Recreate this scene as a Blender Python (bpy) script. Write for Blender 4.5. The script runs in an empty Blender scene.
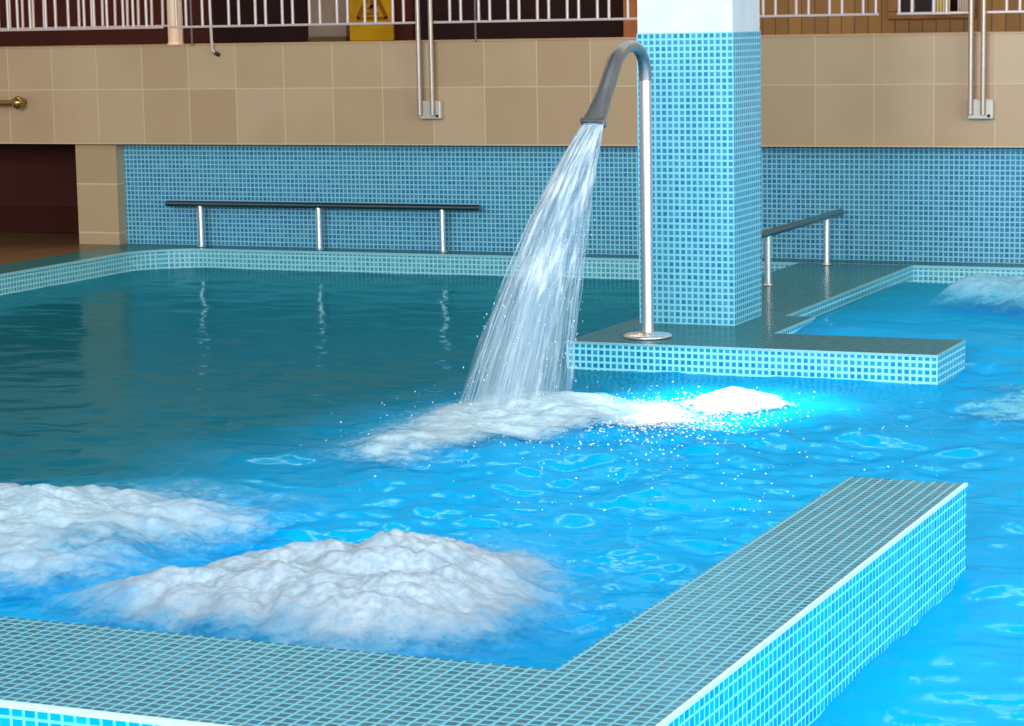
import bpy, bmesh, math, random
import numpy as np
from mathutils import Vector, Matrix

C = bpy.context.scene.collection
S = 1.6                      # metres per layout unit (mosaic tile = 0.025 units = 4 cm)
RNG = random.Random(7)
NPR = np.random.RandomState(11)
ZA, ZD = 0.22, 0.106         # top of the divider wall, top of the deck, above the water
T = 0.025

# ------------------------------------------------------------------ mesh helpers
class MB:
    def __init__(s): s.v = []; s.f = []; s.sm = []
    def add(s, vs, fs, smooth=False):
        b = len(s.v); s.v += [tuple(v) for v in vs]
        s.f += [tuple(b + i for i in f) for f in fs]; s.sm += [smooth] * len(fs); return s
    def box(s, x0, x1, y0, y1, z0, z1):
        vs = [(x0,y0,z0),(x1,y0,z0),(x1,y1,z0),(x0,y1,z0),(x0,y0,z1),(x1,y0,z1),(x1,y1,z1),(x0,y1,z1)]
        return s.add(vs, [(0,3,2,1),(4,5,6,7),(0,1,5,4),(1,2,6,5),(2,3,7,6),(3,0,4,7)])
    def bbox(s, x0, x1, y0, y1, z0, z1, b=0.004):
        bm = bmesh.new(); bmesh.ops.create_cube(bm, size=1)
        for v in bm.verts:
            v.co = Vector(((x0+x1)/2 + v.co.x*(x1-x0), (y0+y1)/2 + v.co.y*(y1-y0), (z0+z1)/2 + v.co.z*(z1-z0)))
        bmesh.ops.bevel(bm, geom=list(bm.edges), offset=b, segments=2, affect='EDGES', profile=0.5)
        bm.verts.index_update()
        s.add([v.co.copy() for v in bm.verts], [[v.index for v in f.verts] for f in bm.faces], False)
        bm.free(); return s
    def prism(s, poly, z0, z1):
        n = len(poly)
        vs = [(x, y, z0) for x, y in poly] + [(x, y, z1) for x, y in poly]
        fs = [tuple(range(n))[::-1], tuple(range(n, 2*n))] + [(i, (i+1) % n, n + (i+1) % n, n + i) for i in range(n)]
        return s.add(vs, fs)
    def tube(s, path, r, seg=16, scale=None):
        """round tube along a path; r number or list; scale: list of (a, b) cross-section factors"""
        P = [Vector(p) for p in path]; n = len(P)
        rs = r if isinstance(r, (list, tuple)) else [r] * n
        t0 = (P[1] - P[0]).normalized()
        u = t0.cross(Vector((0, 0, 1)))
        if u.length < 1e-4: u = Vector((1, 0, 0))
        u.normalize()
        vs = []; fs = []
        for i, p in enumerate(P):
            t = (P[min(i+1, n-1)] - P[max(i-1, 0)]).normalized()
            u = (u - t * u.dot(t)).normalized(); w = t.cross(u)
            a, b = scale[i] if scale else (1, 1)
            for k in range(seg):
                an = 2 * math.pi * k / seg
                vs.append(p + u * (math.cos(an) * rs[i] * a) + w * (math.sin(an) * rs[i] * b))
        for i in range(n - 1):
            for k in range(seg):
                fs.append((i*seg + k, i*seg + (k+1) % seg, (i+1)*seg + (k+1) % seg, (i+1)*seg + k))
        s.add(vs, fs, True)
        s.add(vs[:seg], [tuple(range(seg))[::-1]]); s.add(vs[-seg:], [tuple(range(seg))])
        return s
    def lathe(s, c, prof, axis='z', seg=32):
        vs = []; fs = []
        for r, h in prof:
            for k in range(seg):
                a = 2 * math.pi * k / seg; x, y = r * math.cos(a), r * math.sin(a)
                q = {'z': (x, y, h), 'x': (h, x, y), 'y': (x, h, y)}[axis]
                vs.append((c[0] + q[0], c[1] + q[1], c[2] + q[2]))
        n = len(prof)
        for i in range(n - 1):
            for k in range(seg):
                fs.append((i*seg + k, i*seg + (k+1) % seg, (i+1)*seg + (k+1) % seg, (i+1)*seg + k))
        return s.add(vs, fs, True)
    def blob(s, c, r, n=1, sq=1.0):
        for v, f in ICO[n:n+1]:
            s.add([(c[0] + p[0]*r, c[1] + p[1]*r, c[2] + p[2]*r*sq) for p in v], f, True)
        return s
    def build(s, name, mat, parent=None):
        o0 = Vector(parent.location) if parent is not None else Vector((0, 0, 0))
        if parent is not None and parent.parent is not None: o0 = o0 + Vector(parent.parent.location)
        me = bpy.data.meshes.new(name)
        me.from_pydata([tuple(Vector(v) * S - o0) for v in s.v], [], s.f)
        me.validate(); me.update()
        if len(me.polygons) == len(s.sm): me.polygons.foreach_set('use_smooth', s.sm)
        bm = bmesh.new(); bm.from_mesh(me); bmesh.ops.recalc_face_normals(bm, faces=bm.faces); bm.to_mesh(me); bm.free()
        o = bpy.data.objects.new(name, me); C.objects.link(o)
        me.materials.append(mat)
        if parent is not None: o.parent = parent
        return o

def _ico(n):
    bm = bmesh.new(); bmesh.ops.create_icosphere(bm, subdivisions=n, radius=1); bm.verts.index_update()
    r = ([tuple(v.co) for v in bm.verts], [[v.index for v in f.verts] for f in bm.faces]); bm.free(); return r
ICO = [_ico(1), _ico(2), _ico(3)]

def tag(o, label=None, cat=None, group=None, kind=None):
    if label: o['label'] = label
    if cat: o['category'] = cat
    if group: o['group'] = group
    if kind: o['kind'] = kind
    return o
def thing(name, loc, label, cat, group=None):
    o = bpy.data.objects.new(name, None); C.objects.link(o); o.empty_display_size = .1
    o.location = Vector(loc) * S
    return tag(o, label, cat, group)
def struct(o, label, cat): return tag(o, label, cat, kind='structure')

# ------------------------------------------------------------------ materials
def srgb(r, g, b):
    f = lambda c: c / 12.92 if c <= .04045 else ((c + .055) / 1.055) ** 2.4
    return (f(r/255), f(g/255), f(b/255), 1)
class NT:
    def __init__(s, name):
        s.m = bpy.data.materials.new(name); s.m.use_nodes = True; s.t = s.m.node_tree
        s.n = s.t.nodes; s.n.clear(); s.out = s.n.new('ShaderNodeOutputMaterial')
    def node(s, typ, **kw):
        n = s.n.new(typ)
        for k, v in kw.items():
            if k in n.inputs if isinstance(k, str) else False: s.put(n.inputs[k], v)
            else: setattr(n, k, v)
        return n
    def put(s, sock, v):
        if hasattr(v, 'is_output'): s.t.links.new(v, sock)
        else: sock.default_value = v
    def math(s, op, a, b=0.0, c=None):
        n = s.n.new('ShaderNodeMath'); n.operation = op
        s.put(n.inputs[0], a); s.put(n.inputs[1], b)
        if c is not None: s.put(n.inputs[2], c)
        return n.outputs[0]
    def mix(s, fac, a, b, blend='MIX'):
        n = s.n.new('ShaderNodeMix'); n.data_type = 'RGBA'; n.blend_type = blend
        s.put(n.inputs[0], fac); s.put(n.inputs[6], a); s.put(n.inputs[7], b); return n.outputs[2]
    def bsdf(s, **kw):
        n = s.n.new('ShaderNodeBsdfPrincipled')
        for k, v in kw.items(): s.put(n.inputs[k.replace('_', ' ')], v)
        s.t.links.new(n.outputs[0], s.out.inputs[0]); return n
    def pos(s): return s.n.new('ShaderNodeNewGeometry').outputs['Position']
    def noise(s, scale, detail=3, rough=.5, vec=None, sc=None):
        n = s.n.new('ShaderNodeTexNoise'); n.inputs['Scale'].default_value = scale
        n.inputs['Detail'].default_value = detail; n.inputs['Roughness'].default_value = rough
        v = vec or s.pos()
        if sc:
            m = s.n.new('ShaderNodeMapping'); m.inputs['Scale'].default_value = sc
            s.t.links.new(v, m.inputs[0]); v = m.outputs[0]
        s.t.links.new(v, n.inputs['Vector']); return n.outputs['Fac']
    def ramp(s, fac, stops):
        n = s.n.new('ShaderNodeValToRGB'); e = n.color_ramp.elements
        while len(e) < len(stops): e.new(.5)
        for i, (p, c) in enumerate(stops): e[i].position = p; e[i].color = c
        s.put(n.inputs[0], fac); return n.outputs[0]
    def sstep(s, v, lo, hi):
        n = s.n.new('ShaderNodeMapRange'); n.interpolation_type = 'SMOOTHSTEP'
        s.put(n.inputs[0], v); n.inputs[1].default_value = lo; n.inputs[2].default_value = hi
        return n.outputs[0]
    def bump(s, h, strength=.3, dist=.01):
        n = s.n.new('ShaderNodeBump'); n.inputs['Strength'].default_value = strength
        n.inputs['Distance'].default_value = dist; s.put(n.inputs['Height'], h); return n.outputs[0]

def tiles(name, A, B, grout, size, gw, off=(0, 0, 0), rough=.25, varn=1.0, bump=.25, spec=.5, wet=0.0, grough=.6, stain=None):
    """square tiles on any axis-aligned face; size and off in layout units; gw = grout width as a share of the tile"""
    n = NT(name); sx = [v * S for v in (size if isinstance(size, tuple) else (size,)*3)]
    g = n.n.new('ShaderNodeNewGeometry')
    sp = n.n.new('ShaderNodeSeparateXYZ'); n.t.links.new(g.outputs['Position'], sp.inputs[0])
    sn = n.n.new('ShaderNodeSeparateXYZ'); n.t.links.new(g.outputs['True Normal'], sn.inputs[0])
    cells = []; mask = None
    for i in range(3):
        q = n.math('DIVIDE', n.math('SUBTRACT', sp.outputs[i], off[i] * S), sx[i])
        facing = n.math('GREATER_THAN', n.math('ABSOLUTE', sn.outputs[i]), .7)
        fr = n.math('FRACT', q)
        d = n.math('MINIMUM', fr, n.math('SUBTRACT', 1.0, fr))          # distance to joint
        e = n.math('SUBTRACT', 1.0, n.sstep(d, gw * .35, gw * .65))
        e = n.math('MULTIPLY', e, n.math('SUBTRACT', 1.0, facing))
        mask = e if mask is None else n.math('MAXIMUM', mask, e)
        cells.append(n.math('MULTIPLY', n.math('FLOOR', q), n.math('SUBTRACT', 1.0, facing)))
    cv = n.n.new('ShaderNodeCombineXYZ')
    for i in range(3): n.put(cv.inputs[i], cells[i])
    wn = n.n.new('ShaderNodeTexWhiteNoise'); n.t.links.new(cv.outputs[0], wn.inputs[0])
    col = n.mix(n.math('MULTIPLY', wn.outputs['Value'], varn), A, B)
    if stain:
        col = n.mix(n.math('MULTIPLY', n.sstep(n.noise(stain[0], 4), .45, .75), stain[2]), col, stain[1])
    c = n.mix(mask, col, grout)
    r = n.math('ADD', n.math('MULTIPLY', mask, grough - rough), rough)
    n.bsdf(Base_Color=c, Roughness=r, Specular_IOR_Level=spec, Coat_Weight=wet, Coat_Roughness=.06,
           Normal=n.bump(n.math('SUBTRACT', 1.0, mask), bump, .004))
    return n.m
def plain(name, col, rough=.5, metallic=0.0, spec=.5, nscale=None, col2=None, bump=0):
    n = NT(name); c = col; kw = {}
    if nscale:
        f = n.noise(nscale, 4)
        if col2: c = n.mix(n.sstep(f, .35, .65), col, col2)
        if bump: kw['Normal'] = n.bump(f, bump, .01)
    n.bsdf(Base_Color=c, Roughness=rough, Metallic=metallic, Specular_IOR_Level=spec, **kw); return n.m
def wood(name, a, b, plank):
    n = NT(name); sp = n.n.new('ShaderNodeSeparateXYZ'); n.t.links.new(n.pos(), sp.inputs[0])
    q = n.math('DIVIDE', sp.outputs[0], plank * S); fr = n.math('FRACT', q)
    gap = n.math('SUBTRACT', 1.0, n.sstep(n.math('MINIMUM', fr, n.math('SUBTRACT', 1.0, fr)), .02, .07))
    wn = n.n.new('ShaderNodeTexWhiteNoise'); wn.noise_dimensions = '1D'; n.put(wn.inputs['W'], n.math('FLOOR', q))
    gr = n.noise(6, 5, .6, sc=(8, 8, .7))
    f = n.math('ADD', n.math('MULTIPLY', wn.outputs['Value'], .55), n.math('MULTIPLY', gr, .5))
    c = n.mix(f, a, b); c = n.mix(n.math('MULTIPLY', gap, .75), c, srgb(50, 30, 12))
    n.bsdf(Base_Color=c, Roughness=.5, Normal=n.bump(gr, .15, .005)); return n.m

M = {}
M['wall_mosaic'] = tiles('wall mosaic', srgb(26,114,160), srgb(54,148,186), srgb(142,202,218), T, .26, (0, 0, ZD), .22, stain=(1.1, srgb(60,138,156), .5))
M['col_mosaic'] = tiles('pillar mosaic', srgb(36,130,172), srgb(70,164,198), srgb(138,222,240), T, .34, (-3.0, 9.08, 1.258), .2)
M['deck_mosaic'] = tiles('wet deck mosaic', srgb(12,94,104), srgb(30,114,122), srgb(44,126,134), T, .22, (-2.04, 8.47, ZD), .26, wet=.12, spec=.3, bump=.06, stain=(.9, srgb(60,104,106), .3))
M['deck_edge'] = tiles('deck edge mosaic', srgb(0,130,178), srgb(40,165,196), srgb(150,240,250), T, .34, (-2.04, 8.47, ZD), .2)
M['pool_edge'] = tiles('pool edge mosaic', srgb(60,150,178), srgb(96,180,198), srgb(160,222,228), T, .3, (0, 11.53, ZD), .2)
M['top_mosaic'] = tiles('divider top mosaic', srgb(30,100,122), srgb(54,124,146), srgb(112,190,208), T, .24, (-1.27, 3.225, ZA), .3, stain=(.8, srgb(74,110,124), .5), bump=.3, spec=.3)
M['side_mosaic'] = tiles('divider side mosaic', srgb(0,150,200), srgb(10,190,228), srgb(120,240,252), T, .2, (-1.27, 3.225, ZA), .16)
M['liner'] = tiles('pool floor mosaic', srgb(0,120,185), srgb(0,132,196), srgb(20,150,205), .1, .12, (0, 0, 0), .5, bump=.05)
M['white_trim'] = plain('white glazed trim', srgb(205,245,250), .3)
M['pale_trim'] = plain('pale blue trim', srgb(140,204,214), .3)
M['stone'] = tiles('beige stone tiles', srgb(186,152,116), srgb(200,170,134), srgb(214,186,148), (.2963, .2963, .3), .02, (-3.412, 0, .678), .38, bump=.12, grough=.7, stain=(1.3, srgb(180,148,104), .5))
M['pier_stone'] = tiles('beige pier tiles', srgb(178,150,112), srgb(192,166,126), srgb(216,192,150), (.2963, .2963, .275), .03, (-7.47, 0, .447), .38, bump=.12, grough=.7)
M['floor_stone'] = tiles('brown floor tiles', srgb(118,88,56), srgb(132,100,66), srgb(98,76,52), .3, .02, (-7.2, 0, 0), .3, bump=.1)
M['plaster'] = plain('white plaster', srgb(232,240,240), .7, nscale=6, col2=srgb(222,234,236))
M['ceiling'] = plain('ceiling boards', srgb(128,118,106), .8, nscale=2, col2=srgb(118,106,94))
M['maroon'] = plain('dark maroon wall', srgb(72,30,22), .7, nscale=1.2, col2=srgb(62,25,19), spec=.2)
M['dark_brown'] = plain('dark brown skirting', srgb(62,28,20), .8, spec=.1)
M['charcoal'] = plain('charcoal wall', srgb(30,19,21), .8, nscale=2, col2=srgb(36,21,21), spec=.1)
M['taupe'] = plain('taupe plaster', srgb(122,110,100), .7, nscale=4, col2=srgb(112,102,88))
M['base_brown'] = plain('brown skirting', srgb(70,56,36), .7)
M['yellow'] = plain('yellow plastic', srgb(160,130,0), .6, nscale=3, col2=srgb(146,108,4), spec=.2)
M['emblem'] = plain('brown print', srgb(116,70,14), .6, spec=.1)
M['wood'] = wood('planked wood', srgb(106,74,26), srgb(138,102,46), .075)
M['woodframe'] = plain('brown wood frame', srgb(122,84,38), .5, nscale=9, col2=srgb(106,70,28))
M['woodpost'] = plain('reddish wood post', srgb(146,86,40), .5, nscale=9, col2=srgb(124,72,32))
M['curtain_y'] = plain('pale yellow fabric', srgb(235,228,170), .8)
M['curtain_w'] = plain('white fabric', srgb(240,240,232), .8)
M['pane'] = plain('dark window pane', srgb(38,26,32), .08)
M['cream'] = plain('cream paint', srgb(240,216,190), .45)
M['railpaint'] = plain('pale painted metal', srgb(214,196,192), .35, metallic=.25)
M['tubepaint'] = plain('satin steel tube', srgb(190,172,158), .3, metallic=.5)
M['dim'] = plain('grey painted bar', srgb(112,98,96), .6)
M['brass'] = plain('brushed brass', srgb(176,138,84), .25, metallic=.9)
M['bracket'] = plain('pale bracket', srgb(206,198,182), .4, metallic=.2)
M['black'] = plain('dark rubber', srgb(40,34,30), .6)
def steel(name, base, rough):
    n = NT(name); f = n.noise(30, 3, sc=(1, 1, 6))
    n.bsdf(Base_Color=base, Metallic=1.0, Roughness=n.math('ADD', n.math('MULTIPLY', f, .1), rough)); return n.m
M['steel'] = steel('polished steel', srgb(246,243,242), .36)
M['darksteel'] = steel('dull dark steel', srgb(120,136,142), .24)
M['greysteel'] = steel('brushed grey steel', srgb(180,181,184), .4)

def water_mat():
    n = NT('pool water')
    f1 = n.noise(7, 4, .6, sc=(1, 1.3, 1)); f2 = n.noise(42, 2, .5)
    h = n.math('ADD', f1, n.math('MULTIPLY', f2, .3))
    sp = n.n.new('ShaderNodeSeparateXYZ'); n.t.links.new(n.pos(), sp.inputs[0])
    # calm teal to bubbly blue; weak and strong daylight also painted into the colour
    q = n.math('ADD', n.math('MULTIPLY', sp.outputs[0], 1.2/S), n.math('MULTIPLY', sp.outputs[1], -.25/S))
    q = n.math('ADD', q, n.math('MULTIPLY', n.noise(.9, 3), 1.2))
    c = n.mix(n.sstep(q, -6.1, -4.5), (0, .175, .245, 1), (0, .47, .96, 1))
    nb = n.bump(h, .12, .02)
    p = n.n.new('ShaderNodeBsdfPrincipled'); n.put(p.inputs['Base Color'], c); n.put(p.inputs['Normal'], nb)
    p.inputs['Specular IOR Level'].default_value = 0; p.inputs['Roughness'].default_value = .3; p.inputs['IOR'].default_value = 1.333
    p.inputs['Transmission Weight'].default_value = .12
    gl = n.n.new('ShaderNodeBsdfGlossy'); gl.inputs['Color'].default_value = (.42, .82, .94, 1); gl.inputs['Roughness'].default_value = .02; n.put(gl.inputs['Normal'], nb)
    fr = n.n.new('ShaderNodeFresnel'); fr.inputs['IOR'].default_value = 1.333; n.put(fr.inputs['Normal'], nb)
    mx = n.n.new('ShaderNodeMixShader'); n.put(mx.inputs[0], n.math('MULTIPLY', fr.outputs[0], .52))
    n.t.links.new(p.outputs[0], mx.inputs[1]); n.t.links.new(gl.outputs[0], mx.inputs[2]); n.t.links.new(mx.outputs[0], n.out.inputs[0])
    return n.m
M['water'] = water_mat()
def foam_mat(name, ca, cb, lo, hi, amax=1.0, s1=9, s2=34, thin=srgb(96,206,244)):
    n = NT(name)
    at = n.n.new('ShaderNodeAttribute'); at.attribute_name = 'dens'
    f = n.noise(s1, 5, .62); g = n.noise(s2, 4, .6)
    d = n.math('ADD', at.outputs['Fac'], n.math('MULTIPLY', n.math('SUBTRACT', n.math('ADD', n.math('MULTIPLY', f, .6), n.math('MULTIPLY', g, .4)), .5), 1.15))
    a = n.math('MULTIPLY', n.math('MULTIPLY', n.sstep(d, lo, hi), amax), n.sstep(at.outputs['Fac'], .01, .22))
    c = n.mix(n.sstep(g, .35, .65), ca, cb)
    c = n.mix(n.sstep(a, .15, .9), thin, c)      # thin froth is tinted by the water in it
    p = n.n.new('ShaderNodeBsdfPrincipled')
    n.put(p.inputs['Base Color'], c); p.inputs['Roughness'].default_value = .6
    p.inputs['Subsurface Weight'].default_value = 0; p.inputs['Subsurface Radius'].default_value = (.16, .2, .22); p.inputs['Specular IOR Level'].default_value = .15; p.inputs['Subsurface Scale'].default_value = 1
    n.put(p.inputs['Normal'], n.bump(g, .06, .02)); n.put(p.inputs['Alpha'], a)
    tl = n.n.new('ShaderNodeBsdfTranslucent'); n.put(tl.inputs['Color'], c)
    tp = n.n.new('ShaderNodeBsdfTransparent'); p.inputs['Alpha'].default_value = 1
    for l in list(p.inputs['Alpha'].links): n.t.links.remove(l)
    m1 = n.n.new('ShaderNodeMixShader'); m1.inputs[0].default_value = .12; n.t.links.new(p.outputs[0], m1.inputs[1]); n.t.links.new(tl.outputs[0], m1.inputs[2])
    m2 = n.n.new('ShaderNodeMixShader'); n.put(m2.inputs[0], a); n.t.links.new(tp.outputs[0], m2.inputs[1]); n.t.links.new(m1.outputs[0], m2.inputs[2])
    n.t.links.new(m2.outputs[0], n.out.inputs[0]); return n.m
M['foam'] = foam_mat('white foam', srgb(202,224,234), srgb(168,204,222), .12, .95, .92)
M['foam_impact'] = foam_mat('impact foam', srgb(216,240,248), srgb(180,220,238), .1, .8, .95)
M['glint_speck'] = foam_mat('froth specks painted as glints', srgb(246,252,255), srgb(226,246,255), .44, .6, 1.0, 22, 60)  # bright flecks of froth that imitate sparkle on the wavelets
M['foam_warm'] = foam_mat('greyish foam', srgb(194,208,216), srgb(160,186,200), .12, .95, .9)
M['foam_blue'] = foam_mat('bluish foam', srgb(170,224,244), srgb(130,206,238), .2, .8, .8)
M['foam_splash'] = foam_mat('bright splash', srgb(248,252,255), srgb(230,244,252), .25, .6, 1.0, 16, 44)
M['crest_light'] = foam_mat('cyan crest-light streaks', srgb(150,240,255), srgb(110,226,250), .5, .75, .75)  # light on the wave crests, painted as thin cyan streaks
M['drop'] = plain('water droplets', srgb(236,248,255), .12, spec=.8)
def jet_mat(name, amin, amax, sc):
    n = NT(name)
    at = n.n.new('ShaderNodeAttribute'); at.attribute_name = 'flow'
    f = n.noise(1.0, 4, .6, vec=at.outputs['Vector'], sc=sc)
    sep = n.n.new('ShaderNodeSeparateXYZ'); n.t.links.new(at.outputs['Vector'], sep.inputs[0])
    thick = n.math('SUBTRACT', .62, n.math('MULTIPLY', sep.outputs[1], .38))
    a = n.math('ADD', n.math('MULTIPLY', n.sstep(n.math('ADD', f, n.math('SUBTRACT', thick, .5)), .36, .72), amax - amin), amin)
    c = n.mix(n.sstep(f, .4, .65), srgb(170,206,226), srgb(232,246,252))
    p = n.n.new('ShaderNodeBsdfPrincipled'); n.put(p.inputs['Base Color'], c); p.inputs['Roughness'].default_value = .25
    n.put(p.inputs['Alpha'], a); n.t.links.new(p.outputs[0], n.out.inputs[0]); return n.m
M['jet_sheet'] = jet_mat('falling water sheet', .1, .95, (10, 6, 10))
M['jet_strand'] = jet_mat('falling water strands', .15, .95, (3, 9, 3))

# ------------------------------------------------------------------ numpy noise
_LAT = NPR.rand(257, 257)
def vnoise(x, y, seed=0):
    x = np.asarray(x, float) + seed * 17.31; y = np.asarray(y, float) + seed * 9.77
    xi = np.floor(x).astype(int); yi = np.floor(y).astype(int); fx = x - xi; fy = y - yi
    fx = fx*fx*(3-2*fx); fy = fy*fy*(3-2*fy); xi %= 256; yi %= 256
    a = _LAT[xi, yi]; b = _LAT[xi+1, yi]; c = _LAT[xi, yi+1]; d = _LAT[xi+1, yi+1]
    return (a*(1-fx) + b*fx)*(1-fy) + (c*(1-fx) + d*fx)*fy
def fbm(x, y, seed=0, oct=4, g=.5):
    t = 0; a = 1; n = 0
    for i in range(oct):
        t = t + a * vnoise(x * 2.03**i, y * 2.03**i, seed + i); n += a; a *= g
    return t / n
def billow(x, y, seed=0, oct=4, g=.5):
    t = 0; a = 1; n = 0
    for i in range(oct):
        t = t + a * np.minimum(1, 1.5*np.abs(2 * vnoise(x * 2.1**i, y * 2.1**i, seed + i) - 1)); n += a; a *= g
    return t / n
def sm(v, lo, hi):
    q = np.clip((v - lo) / (hi - lo), 0, 1); return q*q*(3-2*q)
def gauss(x, y, cx, cy, sx, sy): return np.exp(-(((x-cx)/sx)**2 + ((y-cy)/sy)**2))

def water_h(x, y):
    amp = .0065 + .024*gauss(x, y, -2.3, 6.4, 1.3, 1.5) + .02*gauss(x, y, -3.5, 5.2, .8, .7) + .02*gauss(x, y, -2.5, 5.0, .7, .6) \
        + .022*gauss(x, y, -1.4, 8.6, .9, 1.6) + .012*gauss(x, y, -3.0, 7.4, .9, .9) + .012*gauss(x, y, -.6, 5.0, .7, 1.2)
    n1 = fbm(x*3.1 + y*.6, y*4.2, 1, 4) - .5
    n2 = 1 - np.abs(2*fbm(x*5.3, y*6.1 + x, 5, 3) - 1) - .8
    h = amp * (n1 * 2.2 + n2 * .75)
    h = h + .085 * sm(x, -3.0, -2.78) * sm(y, 8.75, 9.3) * (1 - sm(y, 10.9, 11.5)) * (1 - .6*sm(x, -2.3, -1.4))
    h = h + .03 * gauss(x, y, -3.15, 7.4, .45, .45)
    return h

# ------------------------------------------------------------------ the pool basin
ledge = [(-7.45, 11.65), (-9.6, 11.65), (-9.6, 8.0), (-7.18, 8.0), (-7.18, 11.18)]
R0 = .34
cxr, cyr = -7.18 + R0, 11.53 - R0
ledge_curve = [(cxr - R0*math.cos(a), cyr + R0*math.sin(a)) for a in np.linspace(0, math.pi/2, 12)]
ledge_poly = [(-7.47, 11.74), (-7.47, 8.0), (-7.18, 8.0)] + ledge_curve + [(1.2, 11.53), (1.2, 11.74)]
m = MB()
inner = [(-7.18, 8.0)] + ledge_curve + [(1.2, 11.53)]
top = MB().prism(ledge_poly, ZD - .004, ZD)
struct(top.build('pool_ledge', M['deck_mosaic']), 'wet dark teal mosaic ledge along the back and left of the pool', 'ledge')
e = MB().prism([(x, y) for x, y in ledge_poly], -.7, ZD - .004)
struct(e.build('wall_pool_edge', M['pool_edge']), 'pale blue mosaic band between the far ledge and the water', 'pool wall')
tr = MB()
def offs(pts, d):
    r = []
    for i, p in enumerate(pts):
        a = Vector(pts[max(i-1, 0)]); b = Vector(pts[min(i+1, len(pts)-1)]); t = (b - a).normalized()
        r.append((p[0] + t.y*d, p[1] - t.x*d))
    return r
out = offs(inner, .006); inn = offs(inner, -.012)
tr.prism(out + inn[::-1], ZD - .012, ZD + .001)
struct(tr.build('trim_1', M['pale_trim']), 'pale edging along the far pool ledge', 'edging')
struct(MB().box(-9.9, -7.47, 7.5, 13.4, ZD - .1, ZD - .001).build('floor_left', M['floor_stone']), 'brown tiled floor in the recess left of the pool', 'floor')
struct(MB().box(-8.0, 2.5, 1.0, 12.0, -.8, -.7).build('floor_pool', M['liner']), 'blue pool bottom seen through the water', 'pool floor')

# deck peninsula with the notch behind it
deck = [(-3.47, 8.47), (-2.04, 8.47), (-2.04, 8.9), (-2.78, 8.9), (-2.78, 9.44), (-2.9, 9.44), (-2.9, 11.53), (-3.47, 11.53)]
struct(MB().prism(deck, ZD - .004, ZD + .0008).build('deck', M['deck_mosaic']), 'low wet dark mosaic platform carrying the pillar and the water spout', 'platform')
struct(MB().prism(deck, -.7, ZD - .004).build('wall_deck', M['deck_edge']), 'light blue mosaic face of the low platform', 'platform wall')
tr = MB()
tr.box(-3.473, -2.037, 8.467, 8.474, ZD - .008, ZD + .0015).box(-2.044, -2.037, 8.474, 8.903, ZD - .008, ZD + .0015)
tr.box(-2.903, -2.897, 9.443, 11.53, ZD - .008, ZD + .0015).box(-2.783, -2.777, 8.903, 9.443, ZD - .008, ZD + .0015)
struct(tr.build('trim_2', M['pale_trim']), 'pale thin edging around the low platform', 'edging')

# divider wall in the foreground (L)
L = [(-4.6, 3.225), (-1.27, 3.225), (-1.27, 5.565), (-1.553, 5.565), (-1.553, 3.715), (-4.6, 3.715)]
struct(MB().prism(L, ZA - .005, ZA).build('wall_divider_top', M['top_mosaic']), 'grey-green mosaic top of the L-shaped pool divider in front', 'wall top')
struct(MB().prism(L, -.7, ZA - .005).build('wall_divider', M['side_mosaic']), 'bright cyan mosaic sides of the L-shaped pool divider in front', 'wall')
tr = MB().box(-1.276, -1.267, 3.221, 5.568, ZA - .006, ZA + .0015).box(-4.6, -1.276, 3.221, 3.230, ZA - .009, ZA + .0015)
struct(tr.build('trim_3', M['white_trim']), 'white edging strip along the outer edge of the front divider', 'edging')

# ------------------------------------------------------------------ back walls, balcony, column
struct(MB().box(-7.49, 1.4, 11.73, 11.95, ZD - .05, .72).build('wall_back', M['wall_mosaic']), 'blue mosaic wall behind the pool, under the balcony', 'wall')
struct(MB().box(-7.755, -7.487, 11.65, 12.2, ZD - .002, .70).build('wall_pier', M['pier_stone']), 'beige tiled pier between the dark recess and the mosaic wall', 'wall')
struct(MB().box(-9.9, 1.4, 11.60, 13.4, .674, 1.213).build('wall_balcony', M['stone']), 'beige tiled parapet of the balcony above the pool', 'wall')
struct(MB().box(-9.9, 1.4, 11.592, 11.66, 1.213, 1.219).build('trim_4', M['stone']), 'thin stone coping along the balcony edge', 'coping')
struct(MB().box(-9.9, -7.6, 12.26, 12.4, ZD - .05, .70).build('wall_recess', M['maroon']), 'dark maroon wall at the back of the low recess', 'wall')
struct(MB().bbox(-9.9, -7.75, 12.245, 12.262, ZD, .262, .003).build('baseboard_recess', M['dark_brown']), 'dark brown skirting along the recess wall', 'skirting')
struct(MB().box(-9.9, -4.9, 13.1, 13.3, 1.2, 4.6).build('wall_upper_left', M['maroon']), 'dark maroon wall behind the left part of the balcony', 'wall')
wall_r = MB().box(-4.82, -3.40, 13.0, 13.2, 1.2, 4.6).box(-2.94, 1.4, 13.0, 13.2, 1.2, 4.6).box(-3.40, -2.94, 13.0, 13.2, 1.2, 1.285).box(-3.40, -2.94, 13.0, 13.2, 1.95, 4.6)
struct(wall_r.build('wall_upper_right', M['wood']), 'brown planked wooden wall behind the right part of the balcony', 'wall')
struct(MB().bbox(-4.93, -4.80, 12.95, 13.12, 1.2, 3.4, .006).build('trim_5', M['woodpost']), 'reddish wooden post at the end of the dark balcony wall', 'post')
struct(MB().box(-6.3, -4.93, 13.06, 13.1, 1.2, 3.2).build('wall_charcoal', M['charcoal']), 'charcoal panel of wall on the balcony beside the yellow sign', 'wall')
struct(MB().box(-7.65, -6.96, 13.06, 13.1, 1.2, 3.2).build('wall_dark_panel', M['charcoal']), 'charcoal panel of wall on the balcony left of the taupe pier', 'wall')
struct(MB().box(-6.955, -6.70, 12.98, 13.1, 1.243, 3.2).build('wall_taupe', M['taupe']), 'taupe plastered pier on the balcony beside the yellow sign', 'wall')
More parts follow.
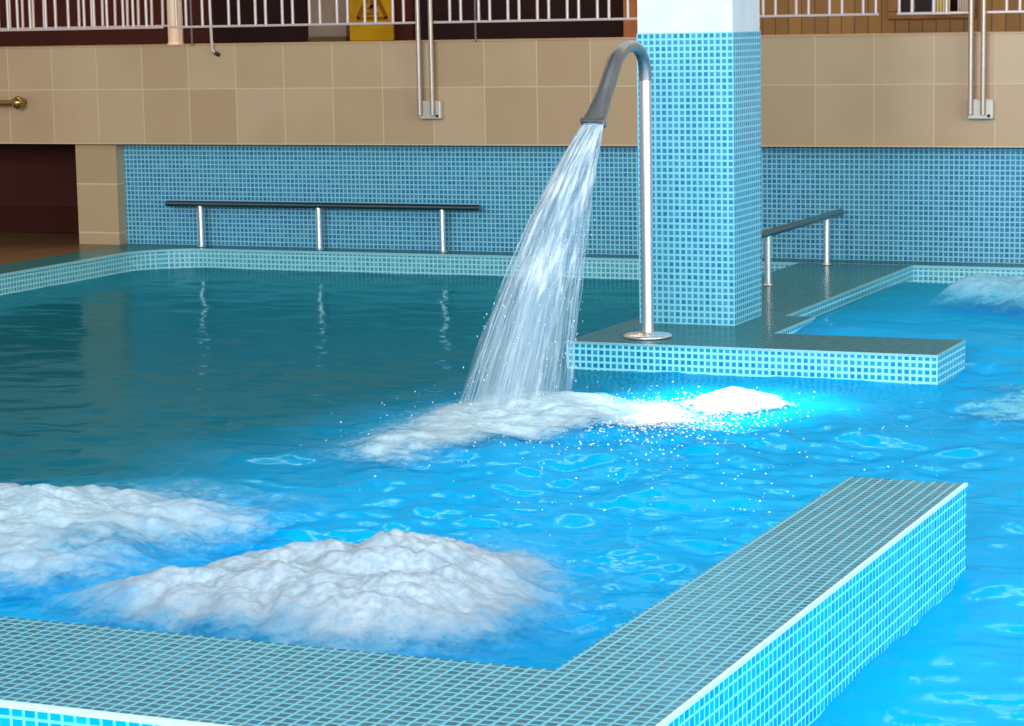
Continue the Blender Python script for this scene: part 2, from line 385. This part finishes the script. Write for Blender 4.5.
struct(MB().bbox(-6.957, -6.698, 12.972, 13.1, 1.2, 1.243, .003).build('baseboard_taupe', M['base_brown']), 'brown skirting at the foot of the taupe pier', 'skirting')

w = struct(MB().bbox(-3.41, -2.93, 12.96, 13.02, 1.285, 1.325, .006).bbox(-3.41, -3.355, 12.96, 13.02, 1.325, 1.95, .006)
      .bbox(-2.985, -2.93, 12.96, 13.02, 1.325, 1.95, .006).bbox(-3.41, -2.93, 12.96, 13.02, 1.91, 1.95, .006)
      .build('window_1', M['woodframe']), 'wood framed dark window with pale hangings above the balcony, right of the pillar', 'window')
MB().box(-3.36, -2.98, 13.03, 13.04, 1.32, 1.92).build('pane', M['pane'], w)
MB().bbox(-3.29, -3.275, 13.01, 13.03, 1.32, 1.92, .003).build('glazing_bar', M['railpaint'], w)
def curtain(x0, x1, z0, mat, label):
    mb = MB(); n = 24; vs = []; fs = []
    for i in range(n + 1):
        x = x0 + (x1 - x0) * i / n; y = 12.94 + .008*math.sin(i*1.55)
        vs += [(x, y - .004, z0), (x, y - .004, 1.9), (x, y + .004, 1.9), (x, y + .004, z0)]
    for i in range(n):
        for k in range(4): fs.append((4*i + k, 4*i + (k+1) % 4, 4*i + 4 + (k+1) % 4, 4*i + 4 + k))
    fs += [(0, 1, 2, 3), (4*n + 3, 4*n + 2, 4*n + 1, 4*n)]
    mb.add(vs, fs, True); return tag(mb.build('curtain', mat), label, 'curtain', 'pale hangings in the balcony window')
curtain(-3.155, -3.06, 1.306, M['curtain_y'], 'pale yellow hanging in the middle of the wood framed balcony window')
curtain(-3.02, -2.965, 1.322, M['curtain_w'], 'narrow white hanging at the right edge of the wood framed balcony window')

col = MB().box(-3.4, -3.0, 9.08, 9.43, ZD, 1.258)
struct(col.build('column', M['col_mosaic']), 'square pillar clad in light blue mosaic', 'pillar')
struct(MB().box(-3.397, -3.003, 9.083, 9.427, 1.258, 4.5).build('column_upper', M['plaster']), 'white plastered upper part of the square pillar', 'pillar')
struct(MB().box(-9.9, 5.5, 4.0, 13.4, 4.5, 4.6).build('ceiling', M['ceiling']), 'brownish ceiling high over the pool', 'ceiling')

# ------------------------------------------------------------------ balcony railing
BX, PX = -6.849, .16475
def railing(label, x0, x1, pairs, extra=(), hook=None):
    root = thing('balcony_railing', ((x0 + x1)/2, 11.57, 1.219), label, 'railing', 'balcony railing sections')
    MB().bbox(x0, x1, 11.563, 11.577, 1.309, 1.322, .003).build('bottom_rail', M['railpaint'], root)
    MB().tube([(x0, 11.57, 1.93), (x1, 11.57, 1.93)], .022, 14).build('top_rail', M['tubepaint'], root)
    for x in pairs:
        MB().tube([(x, 11.57, 1.318), (x, 11.57, 1.6), (x, 11.57, 1.925)], .0085, 8).build('baluster', M['railpaint'], root)
    for x in extra:
        MB().tube([(x, 11.57, 1.215), (x, 11.57, 1.6), (x, 11.57, 1.925)], .006, 8).build('support_bar', M['dim'], root)
    if hook is not None:
        h = MB().tube([(hook, 11.57, 1.925), (hook, 11.57, 1.4), (hook + .004, 11.57, 1.19), (hook + .02, 11.585, 1.165)], .0085, 8).build('long_bar', M['railpaint'], root)
        MB().tube([(hook + .016, 11.575, 1.175), (hook + .03, 11.6, 1.16)], .011, 10).build('end_cap', M['black'], h)
    return root
prs = lambda k0, k1, b=BX, p=PX, g=.0625: [v for k in range(k0, k1) for v in (b + p*k, b + p*k + g)]
railing('pale balcony railing section left of the cream post, its bars most crowded', -9.3, -7.10, [-7.10 - .0845*i - (.02 if i % 3 else 0) for i in range(1, 24)])
railing('long pale balcony railing section between cream post and the double steel tubes', -7.06, -5.56,
        [v for v in prs(-1, 8) if abs(v + 6.786) > .01], extra=(-6.92,), hook=-6.80)
railing('pale balcony railing section between the double steel tubes and the mosaic pillar', -5.462, -3.78, prs(9, 18), extra=(-5.222,))
railing('short pale balcony railing section right of the pillar, before the planked wall', -3.70, -3.085, prs(0, 4, -3.667, .168))
railing('pale balcony railing section in front of the wood framed window', -2.995, -2.63, prs(0, 2, -2.985, .168))
railing('pale balcony railing section at the far right beyond the steel tubes', -2.565, -1.4, prs(0, 6, -2.467, .168))

def dtube(xa, xb, zb, label):
    root = thing('railing_support', ((xa + xb)/2, 11.55, zb), label, 'railing support', 'double tube railing supports')
    for x in (xa, xb):
        MB().tube([(x, 11.535, zb + .01), (x, 11.535, 1.3), (x, 11.535, 1.95)], .0125, 14).build('tube', M['tubepaint'], root)
    b = MB().bbox((xa + xb)/2 - .05, (xa + xb)/2 + .075, 11.552, 11.60, zb - .012, zb + .085, .008).build('bracket', M['bracket'], root)
    MB().lathe(((xa + xb)/2 + .055, 11.552, zb + .005), [(0, -.006), (.007, -.006), (.008, 0)], 'y', 10).build('bolt', M['black'], b)
    return root
dtube(-5.535, -5.462, .825, 'pair of steel tubes running down the parapet to a bracket, left of the spout')
dtube(-2.628, -2.568, .822, 'pair of steel tubes running down the parapet to a bracket, at far right')

# second, denser railing further back at the far left (a stair railing)
root = thing('stair_railing', (-8.4, 12.3, 1.213), 'dense pinkish railing behind the balcony railing at far left', 'railing')
MB().bbox(-9.6, -7.42, 12.29, 12.31, 1.318, 1.33, .003).build('bottom_rail', M['railpaint'], root)
MB().tube([(-9.6, 12.3, 1.93), (-7.42, 12.3, 1.93)], .02, 12).build('top_rail', M['railpaint'], root)
for i in range(26):
    x = -7.46 - .082*i + RNG.uniform(-.008, .008)
    MB().tube([(x, 12.3, 1.325), (x + .004, 12.3, 1.6), (x, 12.3, 1.925)], .0095, 8).build('baluster', M['railpaint'], root)
for x in (-7.43, -9.58):
    MB().tube([(x, 12.3, 1.213), (x, 12.3, 1.93)], .014, 12).build('post', M['railpaint'], root)
root = thing('post', (-7.355, 12.1, 1.213), 'stout cream round post standing on the balcony behind the railing', 'post')
MB().tube([(-7.355, 12.1, 1.219), (-7.355, 12.1, 2.4), (-7.355, 12.1, 3.2)], .034, 20).build('shaft', M['cream'], root)
MB().lathe((-7.355, 12.1, 1.213), [(.0, 0), (.04, 0), (.04, .012), (.034, .016)], 'z', 20).build('foot_ring', M['cream'], root)

# yellow caution board
root = thing('caution_board', (-6.54, 12.9, 1.213), 'yellow board with a brown triangular emblem standing behind the balcony railing', 'sign')
MB().bbox(-6.63, -6.345, 12.88, 12.91, 1.213, 1.78, .008).build('board', M['yellow'], root)
tri = MB()
def bar2(a, b, wd):
    a = Vector(a); b = Vector(b); t = (b - a).normalized(); nrm = Vector((t.y, -t.x))
    q = [a + nrm*wd, b + nrm*wd, b - nrm*wd, a - nrm*wd]
    tri.add([(p.x, 12.8795, p.y) for p in q] + [(p.x, 12.876, p.y) for p in q], [(3,2,1,0), (4,5,6,7), (0,1,5,4), (1,2,6,5), (2,3,7,6), (3,0,4,7)])
cx0 = -6.475
bar2((cx0 - .095, 1.345), (cx0, 1.53), .012); bar2((cx0 + .095, 1.345), (cx0, 1.53), .012); bar2((cx0 - .1, 1.345), (cx0 + .1, 1.345), .009)
bar2((cx0, 1.385), (cx0, 1.455), .013); bar2((cx0 - .045, 1.372), (cx0 + .045, 1.372), .007)
bar2((cx0 - .03, 1.40), (cx0 + .035, 1.43), .008)
tri.build('emblem', M['emblem'], root)

# stub of a brass wall rail at far left
root = thing('wall_rail', (-8.04, 11.54, .909), 'brass coloured rail end with round flange on the beige parapet at far left', 'rail')
MB().tube([(-8.9, 11.53, .905), (-8.3, 11.53, .908), (-8.05, 11.53, .909)], .017, 14).build('rail', M['brass'], root)
MB().lathe((-8.045, 11.53, .909), [(0, -.032), (.03, -.024), (.04, 0), (.03, .024), (.0, .032)], 'x', 20).build('knob', M['brass'], root)
MB().tube([(-8.045, 11.53, .909), (-8.045, 11.6, .909)], .014, 12).build('wall_stem', M['brass'], root)

# ------------------------------------------------------------------ grab rails by the pool
def grab(label, rail_path, posts, z0=ZD):
    c = posts[len(posts)//2]
    root = thing('grab_rail', (c[0], c[1], z0), label, 'handrail', 'low steel grab rails on the pool ledge')
    MB().tube(rail_path, .0175, 18).build('rail', M['darksteel'], root)
    for x, y in posts:
        p = MB().tube([(x, y, z0), (x, y, z0 + .12), (x, y, .335)], .0155, 16).build('post', M['steel'], root)
        MB().lathe((x, y, z0), [(0, .001), (.024, .001), (.024, .006), (.016, .009)], 'z', 20).build('foot_flange', M['steel'], p)
    return root
grab('long low steel grab rail on the back ledge, left of the falling water', [(-7.15, 11.62, .345), (-6.2, 11.62, .346), (-5.24, 11.62, .346)], [(-6.935, 11.62), (-6.197, 11.62), (-5.459, 11.62)])
grab('short low steel grab rail running back along the platform right of the pillar', [(-3.31, 10.1, .345), (-3.31, 11.0, .345), (-3.31, 11.70, .345)], [(-3.31, 10.5), (-3.31, 11.45)])

# ------------------------------------------------------------------ the water spout
root = thing('water_spout', (-3.21, 8.66, ZD), 'tall curved steel spout pouring water beside the mosaic pillar', 'water spout')
X0 = -3.21
MB().lathe((X0, 8.66, ZD), [(0, .001), (.092, .001), (.094, .008), (.088, .013), (.03, .017), (.026, .022)], 'z', 40).build('base_flange', M['steel'], root)
MB().tube([(X0, 8.66, ZD + .01), (X0, 8.66, .5), (X0, 8.66, .9), (X0, 8.66, 1.09)], .0235, 24).build('pole', M['steel'], root)
arc = [(X0, 8.66, 1.085), (X0, 8.657, 1.13), (X0, 8.64, 1.167), (X0, 8.605, 1.196), (X0, 8.555, 1.213), (X0, 8.50, 1.216), (X0, 8.44, 1.208), (X0, 8.39, 1.188), (X0, 8.345, 1.165), (X0, 8.305, 1.12), (X0, 8.24, 1.05)]
MB().tube(arc, [.0238, .0238, .0232, .0225, .022, .0225, .024, .026, .028, .0295, .0305], 24).build('curved_neck', M['greysteel'], root)
# flared flat nozzle
nz = MB(); p0, p1 = Vector((X0, 8.25, 1.06)), Vector((X0, 8.118, .945)); ax = (p1 - p0).normalized(); nn = ax.cross(Vector((1, 0, 0))).normalized()
vs = []; fs = []; seg = 32; rings = 7
for j in range(rings):
    t = j/(rings - 1); c = p0.lerp(p1, t); wx = .03 + .013*t**1.2; wn = .03 - .012*t; pw = 1 - .55*t
    for k in range(seg):
        a = 2*math.pi*k/seg; ca, sa = math.cos(a), math.sin(a)
        vs.append(c + Vector((1, 0, 0))*(math.copysign(abs(ca)**pw, ca)*wx) + nn*(math.copysign(abs(sa)**pw, sa)*wn))
for j in range(rings - 1):
    for k in range(seg): fs.append((j*seg + k, j*seg + (k+1) % seg, (j+1)*seg + (k+1) % seg, (j+1)*seg + k))
nz.add(vs, fs, True)
noz = nz.build('nozzle', M['greysteel'], root)
lip = MB(); c = p1
prof = []
for off, gx, gn in ((-.014, .0455, .0185), (.002, .0455, .0185), (.002, .041, .014), (-.014, .041, .014)):
    prof.append([c + ax*off + Vector((1, 0, 0))*(sx*gx) + nn*(sy*gn) for sx, sy in ((-1,-1),(1,-1),(1,1),(-1,1))])
vs = [v for r in prof for v in r]; fs = []
for r in range(4):
    for k in range(4): fs.append((r*4 + k, r*4 + (k+1) % 4, ((r+1) % 4)*4 + (k+1) % 4, ((r+1) % 4)*4 + k))
lip.add(vs, fs); lip.build('nozzle_lip', M['greysteel'], noz)

# ------------------------------------------------------------------ falling water
NOZ = p1
def jpath(s, w, tt, k=0.0):
    """s 0..1 fast..slow, w -1..1 across, tt 0..1 along the fall"""
    tend = .345; t = tt * tend
    v = 2.75 - 1.6*s
    y = NOZ.y - .02 + .05*s - v*t
    x = X0 + w*(.04 + .125*tt**.9) - .045*tt + k
    z = NOZ.z - .005 + .012*s - 1.75*t - 2.9*t*t
    return (x, y, z)
def set_flow(o, flow):
    a = o.data.attributes.new('flow', 'FLOAT_VECTOR', 'POINT'); a.data.foreach_set('vector', np.asarray(flow, dtype=np.float32).ravel())
jet = bpy.data.objects.new('falling_water', None); C.objects.link(jet); jet.location = Vector((X0 - .03, 7.6, 0.0)) * S
tag(jet, 'white fanned stream of water falling from the steel spout into the pool', 'falling water')
def raw(name, vs, fs, mat, parent, flow):
    me = bpy.data.meshes.new(name); o0 = Vector(parent.location) if parent else Vector()
    me.from_pydata([tuple(Vector(v)*S - o0) for v in vs], [], fs); me.update()
    me.polygons.foreach_set('use_smooth', [True]*len(me.polygons)); me.materials.append(mat)
    o = bpy.data.objects.new(name, me); C.objects.link(o); o.parent = parent; set_flow(o, flow); return o
# body of the stream: four nested closed sheets
vs = []; fs = []; flow = []
for li, q in enumerate((1.0, .8, .55, .3)):
    nu, nv = 48, 60; b = len(vs)
    for j in range(nv + 1):
        tt = j/nv
        for i in range(nu):
            a = 2*math.pi*i/nu
            jit = 1 + .10*tt*(2*vnoise(i*.7, j*.25, li + 3) - 1)
            s = .5 + .5*q*math.cos(a)*jit; w_ = q*math.sin(a)*jit
            vs.append(jpath(s, w_, tt)); flow.append((math.cos(a)*.5*q + li*3.1, tt, math.sin(a)*.5*q))
    for j in range(nv):
        for i in range(nu): fs.append((b + j*nu + i, b + j*nu + (i+1) % nu, b + (j+1)*nu + (i+1) % nu, b + (j+1)*nu + i))
raw('stream_body', vs, fs, M['jet_sheet'], jet, flow)
# strands
vs = []; fs = []; flow = []
for q in range(260):
    r_ = math.sqrt(RNG.random()); a = RNG.uniform(0, 2*math.pi); s = .5 + .52*r_*math.cos(a); w_ = 1.04*r_*math.sin(a)
    t0 = RNG.choice((0, 0, .25, .4, .55, .7)); t1 = min(1, t0 + RNG.uniform(.25, .6)); n = 14; seg = 5; b = len(vs)
    rad = RNG.uniform(.0015, .005); ph = RNG.random()*20
    for j in range(n + 1):
        f = j/n; tt = t0 + (t1 - t0)*f
        c = jpath(s, w_, tt); dx = .006*tt*(2*vnoise(f*5, ph, 2) - 1); dy = .008*tt*(2*vnoise(f*5, ph + 7, 4) - 1)
        rr = rad*(.25 + .75*math.sin(math.pi*min(1, .08 + f*.95)))*(.6 + .8*vnoise(f*7, ph, 9))
        for k in range(seg):
            an = 2*math.pi*k/seg
            vs.append((c[0] + dx + math.cos(an)*rr, c[1] + dy + math.sin(an)*rr, c[2])); flow.append((ph, tt*3, k*.1))
    for j in range(n):
        for k in range(seg): fs.append((b + j*seg + k, b + j*seg + (k+1) % seg, b + (j+1)*seg + (k+1) % seg, b + (j+1)*seg + k))
raw('stream_strands', vs, fs, M['jet_strand'], jet, flow)
dr = MB()
for q in range(300):
    tt = RNG.uniform(.3, 1)**.8; a = RNG.uniform(0, 2*math.pi); r_ = RNG.uniform(.75, 1.22)
    c = jpath(.5 + .5*r_*math.cos(a), r_*math.sin(a), tt); rr = RNG.uniform(.0008, .002)
    b = len(dr.v); dr.blob(c, rr, 0, RNG.uniform(1, 3))
o = dr.build('stream_droplets', M['drop'], jet); tag(o, kind='stuff')

# ------------------------------------------------------------------ water surface
def axis(parts):
    r = []
    for a, b, d in parts: r += list(np.arange(a, b, d))
    return np.array(r)
ax_x = axis([(-7.6, -4.6, .035), (-4.6, -.5, .016), (-.5, 1.3, .04)]); ax_y = axis([(2.2, 8.9, .016), (8.9, 11.74, .02)])
X, Y = np.meshgrid(ax_x, ax_y, indexing='ij'); Z = water_h(X, Y)
def grid_obj(name, X, Y, Z, mat, keep=None, dens=None):
    nx, ny = X.shape
    co = np.stack([X, Y, Z], -1).reshape(-1, 3) * S
    I = np.arange(nx*ny).reshape(nx, ny)
    F = np.stack([I[:-1, :-1], I[1:, :-1], I[1:, 1:], I[:-1, 1:]], -1).reshape(-1, 4)
    if keep is not None:
        k = keep.ravel(); F = F[k[F].any(1)]
        used = np.unique(F); mp = -np.ones(nx*ny, int); mp[used] = np.arange(len(used)); F = mp[F]; co = co[used]
        if dens is not None: dens = dens.ravel()[used]
    me = bpy.data.meshes.new(name); me.from_pydata(co.tolist(), [], F.tolist()); me.update()
    me.polygons.foreach_set('use_smooth', [True]*len(me.polygons)); me.materials.append(mat)
    if dens is not None:
        a = me.attributes.new('dens', 'FLOAT', 'POINT'); a.data.foreach_set('value', dens.astype(np.float32).ravel())
    o = bpy.data.objects.new(name, me); C.objects.link(o); return o
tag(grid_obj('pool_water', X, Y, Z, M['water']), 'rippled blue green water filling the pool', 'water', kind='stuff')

# ------------------------------------------------------------------ foam
def foam(label, x0, x1, y0, y1, dens_f, hgt, mat, seed, lump=7., d=.009, clip=None, rel=.74):
    gx = np.arange(x0, x1, d); gy = np.arange(y0, y1, d); X, Y = np.meshgrid(gx, gy, indexing='ij')
    D = dens_f(X, Y)
    D = D + .28*(fbm(X*4, Y*4, seed, 4) - .5)*np.minimum(1, D*4)
    if clip is not None: D = np.where(clip(X, Y), D, -1)
    b = billow(X*lump + .3*fbm(X*9, Y*9, 2, 2), Y*lump, seed + 3, 4, .5)
    q = np.clip(D, 0, 1.2)
    Z = water_h(X, Y) + .004 + hgt*q**1.3*(rel + (1.15 - rel)*b) - .02*(D <= .01)
    o = grid_obj('foam', X, Y, Z, mat, keep=D > .02, dens=np.clip(D, 0, 1))
    return tag(o, label, 'foam', kind='stuff')
inpool = lambda x, y: (y > 3.725) & (x < np.where(y < 5.58, -1.562, 9))
foam('large white churning foam mound at the left edge of the pool', -5.4, -3.0, 3.72, 6.4,
     lambda x, y: 1.2*gauss(x, y, -3.85, 5.2, .62, .62) + .5*gauss(x, y, -3.2, 5.35, .35, .3) + .3*gauss(x, y, -3.3, 5.8, .4, .12) + .5*gauss(x, y, -3.25, 4.75, .35, .2) - .1, .085, M['foam'], 21, clip=inpool)
foam('greyish churning foam mound in the front pool beside the divider wall', -3.3, -1.56, 3.72, 6.1,
     lambda x, y: 1.2*gauss(x, y, -2.45, 4.95, .46, .5) + .75*gauss(x, y, -2.85, 4.55, .35, .25) + .6*gauss(x, y, -2.25, 4.55, .3, .3) - .12, .10, M['foam_warm'], 33, clip=inpool)
foam('white foam where the falling water hits the pool', -3.75, -2.5, 6.1, 8.2,
     lambda x, y: 1.3*gauss(x, y, -3.15, 7.3, .36, .45) + .6*gauss(x, y, -3.3, 6.6, .3, .3) - .1, .035, M['foam_impact'], 45, 8., rel=.5)
foam('brilliant white splash in the pool in front of the low platform', -2.95, -2.2, 7.25, 8.35,
     lambda x, y: 1.15*gauss(x, y, -2.6, 7.82, .15, .30) + .5*gauss(x, y, -2.46, 7.75, .13, .12) - .1, .024, M['foam_splash'], 57, 9., .006)
foam('specks of froth painted as glints between the white splash and the falling water', -3.25, -2.2, 6.7, 8.2,
     lambda x, y: .62*gauss(x, y, -2.78, 7.45, .26, .42) + .3*gauss(x, y, -2.6, 7.2, .3, .3) - .03, .012, M['glint_speck'], 91, 12., .008)
foam('pale blue foam swell beside the back wall at far right', -2.75, -1.2, 9.2, 11.3,
     lambda x, y: 1.1*gauss(x, y, -1.95, 10.2, .42, .45) + .5*gauss(x, y, -2.3, 10.1, .14, .2) - .1, .16, M['foam_blue'], 63, 3.5, .012)
foam('thin cyan crest-light streaks painted on the water right of the low platform', -2.3, -.9, 6.2, 9.4,
     lambda x, y: .75*gauss(x, y, -1.6, 8.2, .42, .9) + .1*0*x, .012, M['crest_light'], 71, 6., .012)
foam('small foam flecks drifting between left mound and falling water', -4.1, -2.9, 5.5, 6.5,
     lambda x, y: .55*gauss(x, y, -3.65, 5.95, .22, .12) + .5*gauss(x, y, -3.25, 5.7, .1, .1) - .06, .03, M['foam'], 83, 9., .008)

# droplets round the splash and the impact; the dense cluster also imitates glints
dr = MB()
for q in range(2400):
    g = RNG.random()
    if g < .72: x, y = RNG.gauss(-2.68, .15), RNG.gauss(7.48, .24)
    elif g < .94: x, y = RNG.gauss(-3.05, .28), RNG.gauss(7.3, .35)
    else: x, y = RNG.gauss(-2.3, .35), RNG.gauss(6.6, .6)
    if y > 8.4 or x > -1.6: continue
    z = float(water_h(np.array(x), np.array(y))) + abs(RNG.gauss(0, .008))
    dr.blob((x, y, z), RNG.uniform(.0012, .0036)*(1.35 if g < .72 else 1), 0, .7)
tag(dr.build('splash_droplets_glints', M['drop']), 'sprinkle of droplets, bubbles and painted glints on the water around the splash', 'droplets', kind='stuff')

# ------------------------------------------------------------------ lights
def area(name, loc, target, sx, sy, power, col):
    l = bpy.data.lights.new(name, 'AREA'); l.shape = 'RECTANGLE'; l.size = sx*S; l.size_y = sy*S; l.energy = power; l.color = col
    o = bpy.data.objects.new(name, l); C.objects.link(o); o.location = Vector(loc)*S
    o.rotation_euler = (Vector(target) - Vector(loc)).to_track_quat('-Z', 'Y').to_euler(); return o
def point(name, loc, power, col, r=.1):
    l = bpy.data.lights.new(name, 'POINT'); l.energy = power; l.color = col; l.shadow_soft_size = r*S
    o = bpy.data.objects.new(name, l); C.objects.link(o); o.location = Vector(loc)*S; return o
area('window_light_front', (-1.5, -9.0, 4.0), (-3.5, 10, .6), 9, 4, 5400, (.93, .97, 1))
area('window_light_right', (4.5, 4.0, 2.6), (-1.5, 6.0, .2), 7, 3, 1150, (.95, .98, 1))
sl = bpy.data.lights.new('added_splash_spot', 'SPOT'); sl.energy = 4300; sl.spot_size = math.radians(15); sl.spot_blend = 1.0; sl.shadow_soft_size = .1  # added spot without a known fixture, whitens the splash
so = bpy.data.objects.new('added_splash_spot', sl); C.objects.link(so); so.location = Vector((-2.6, 8.3, 4.4))*S
so.rotation_euler = (Vector((-2.62, 7.78, 0)) - Vector((-2.6, 8.3, 4.4))).to_track_quat('-Z', 'Y').to_euler()
area('added_top_fill', (-2.2, 5.2, 4.4), (-2.2, 5.2, 0), 4.5, 2.5, 300, (.96, .98, 1))  # unseen fill light put overhead to lift foam and water
area('balcony_lamp', (-4.5, 12.0, 4.0), (-4.5, 12.3, 1.2), 8, .6, 350, (1, .82, .6))
w = bpy.data.worlds.new('daylight'); bpy.context.scene.world = w; w.use_nodes = True
bg = w.node_tree.nodes['Background']; bg.inputs[0].default_value = (.86, .93, 1, 1); bg.inputs[1].default_value = .42

# ------------------------------------------------------------------ camera
cam = bpy.data.cameras.new('camera'); co = bpy.data.objects.new('camera', cam); C.objects.link(co)
yaw, pitch, roll = -.41154912670713356, .1399518804389997, .018418486736589718
f = Vector((math.sin(yaw)*math.cos(pitch), math.cos(yaw)*math.cos(pitch), -math.sin(pitch)))
r = Vector((math.cos(yaw), -math.sin(yaw), 0)); d = f.cross(r)
r2 = r*math.cos(roll) + d*math.sin(roll); d2 = d*math.cos(roll) - r*math.sin(roll)
mat = Matrix((r2, -d2, -f)).transposed().to_4x4(); mat.translation = Vector((0, 0, 1.316042))*S
co.matrix_world = mat
cam.sensor_fit = 'HORIZONTAL'; cam.sensor_width = 36; cam.lens = 36*2428.58/1024; cam.clip_end = 200; cam.clip_start = .05
sc = bpy.context.scene; sc.camera = co
sc.view_settings.view_transform = 'Standard'; sc.view_settings.look = 'None'; sc.view_settings.gamma = 1; sc.view_settings.use_curve_mapping = False
sc.view_settings.exposure = 0.0
sc.cycles.caustics_reflective = False; sc.cycles.caustics_refractive = False
sc.cycles.max_bounces = 10; sc.cycles.transparent_max_bounces = 24; sc.cycles.use_denoising = True
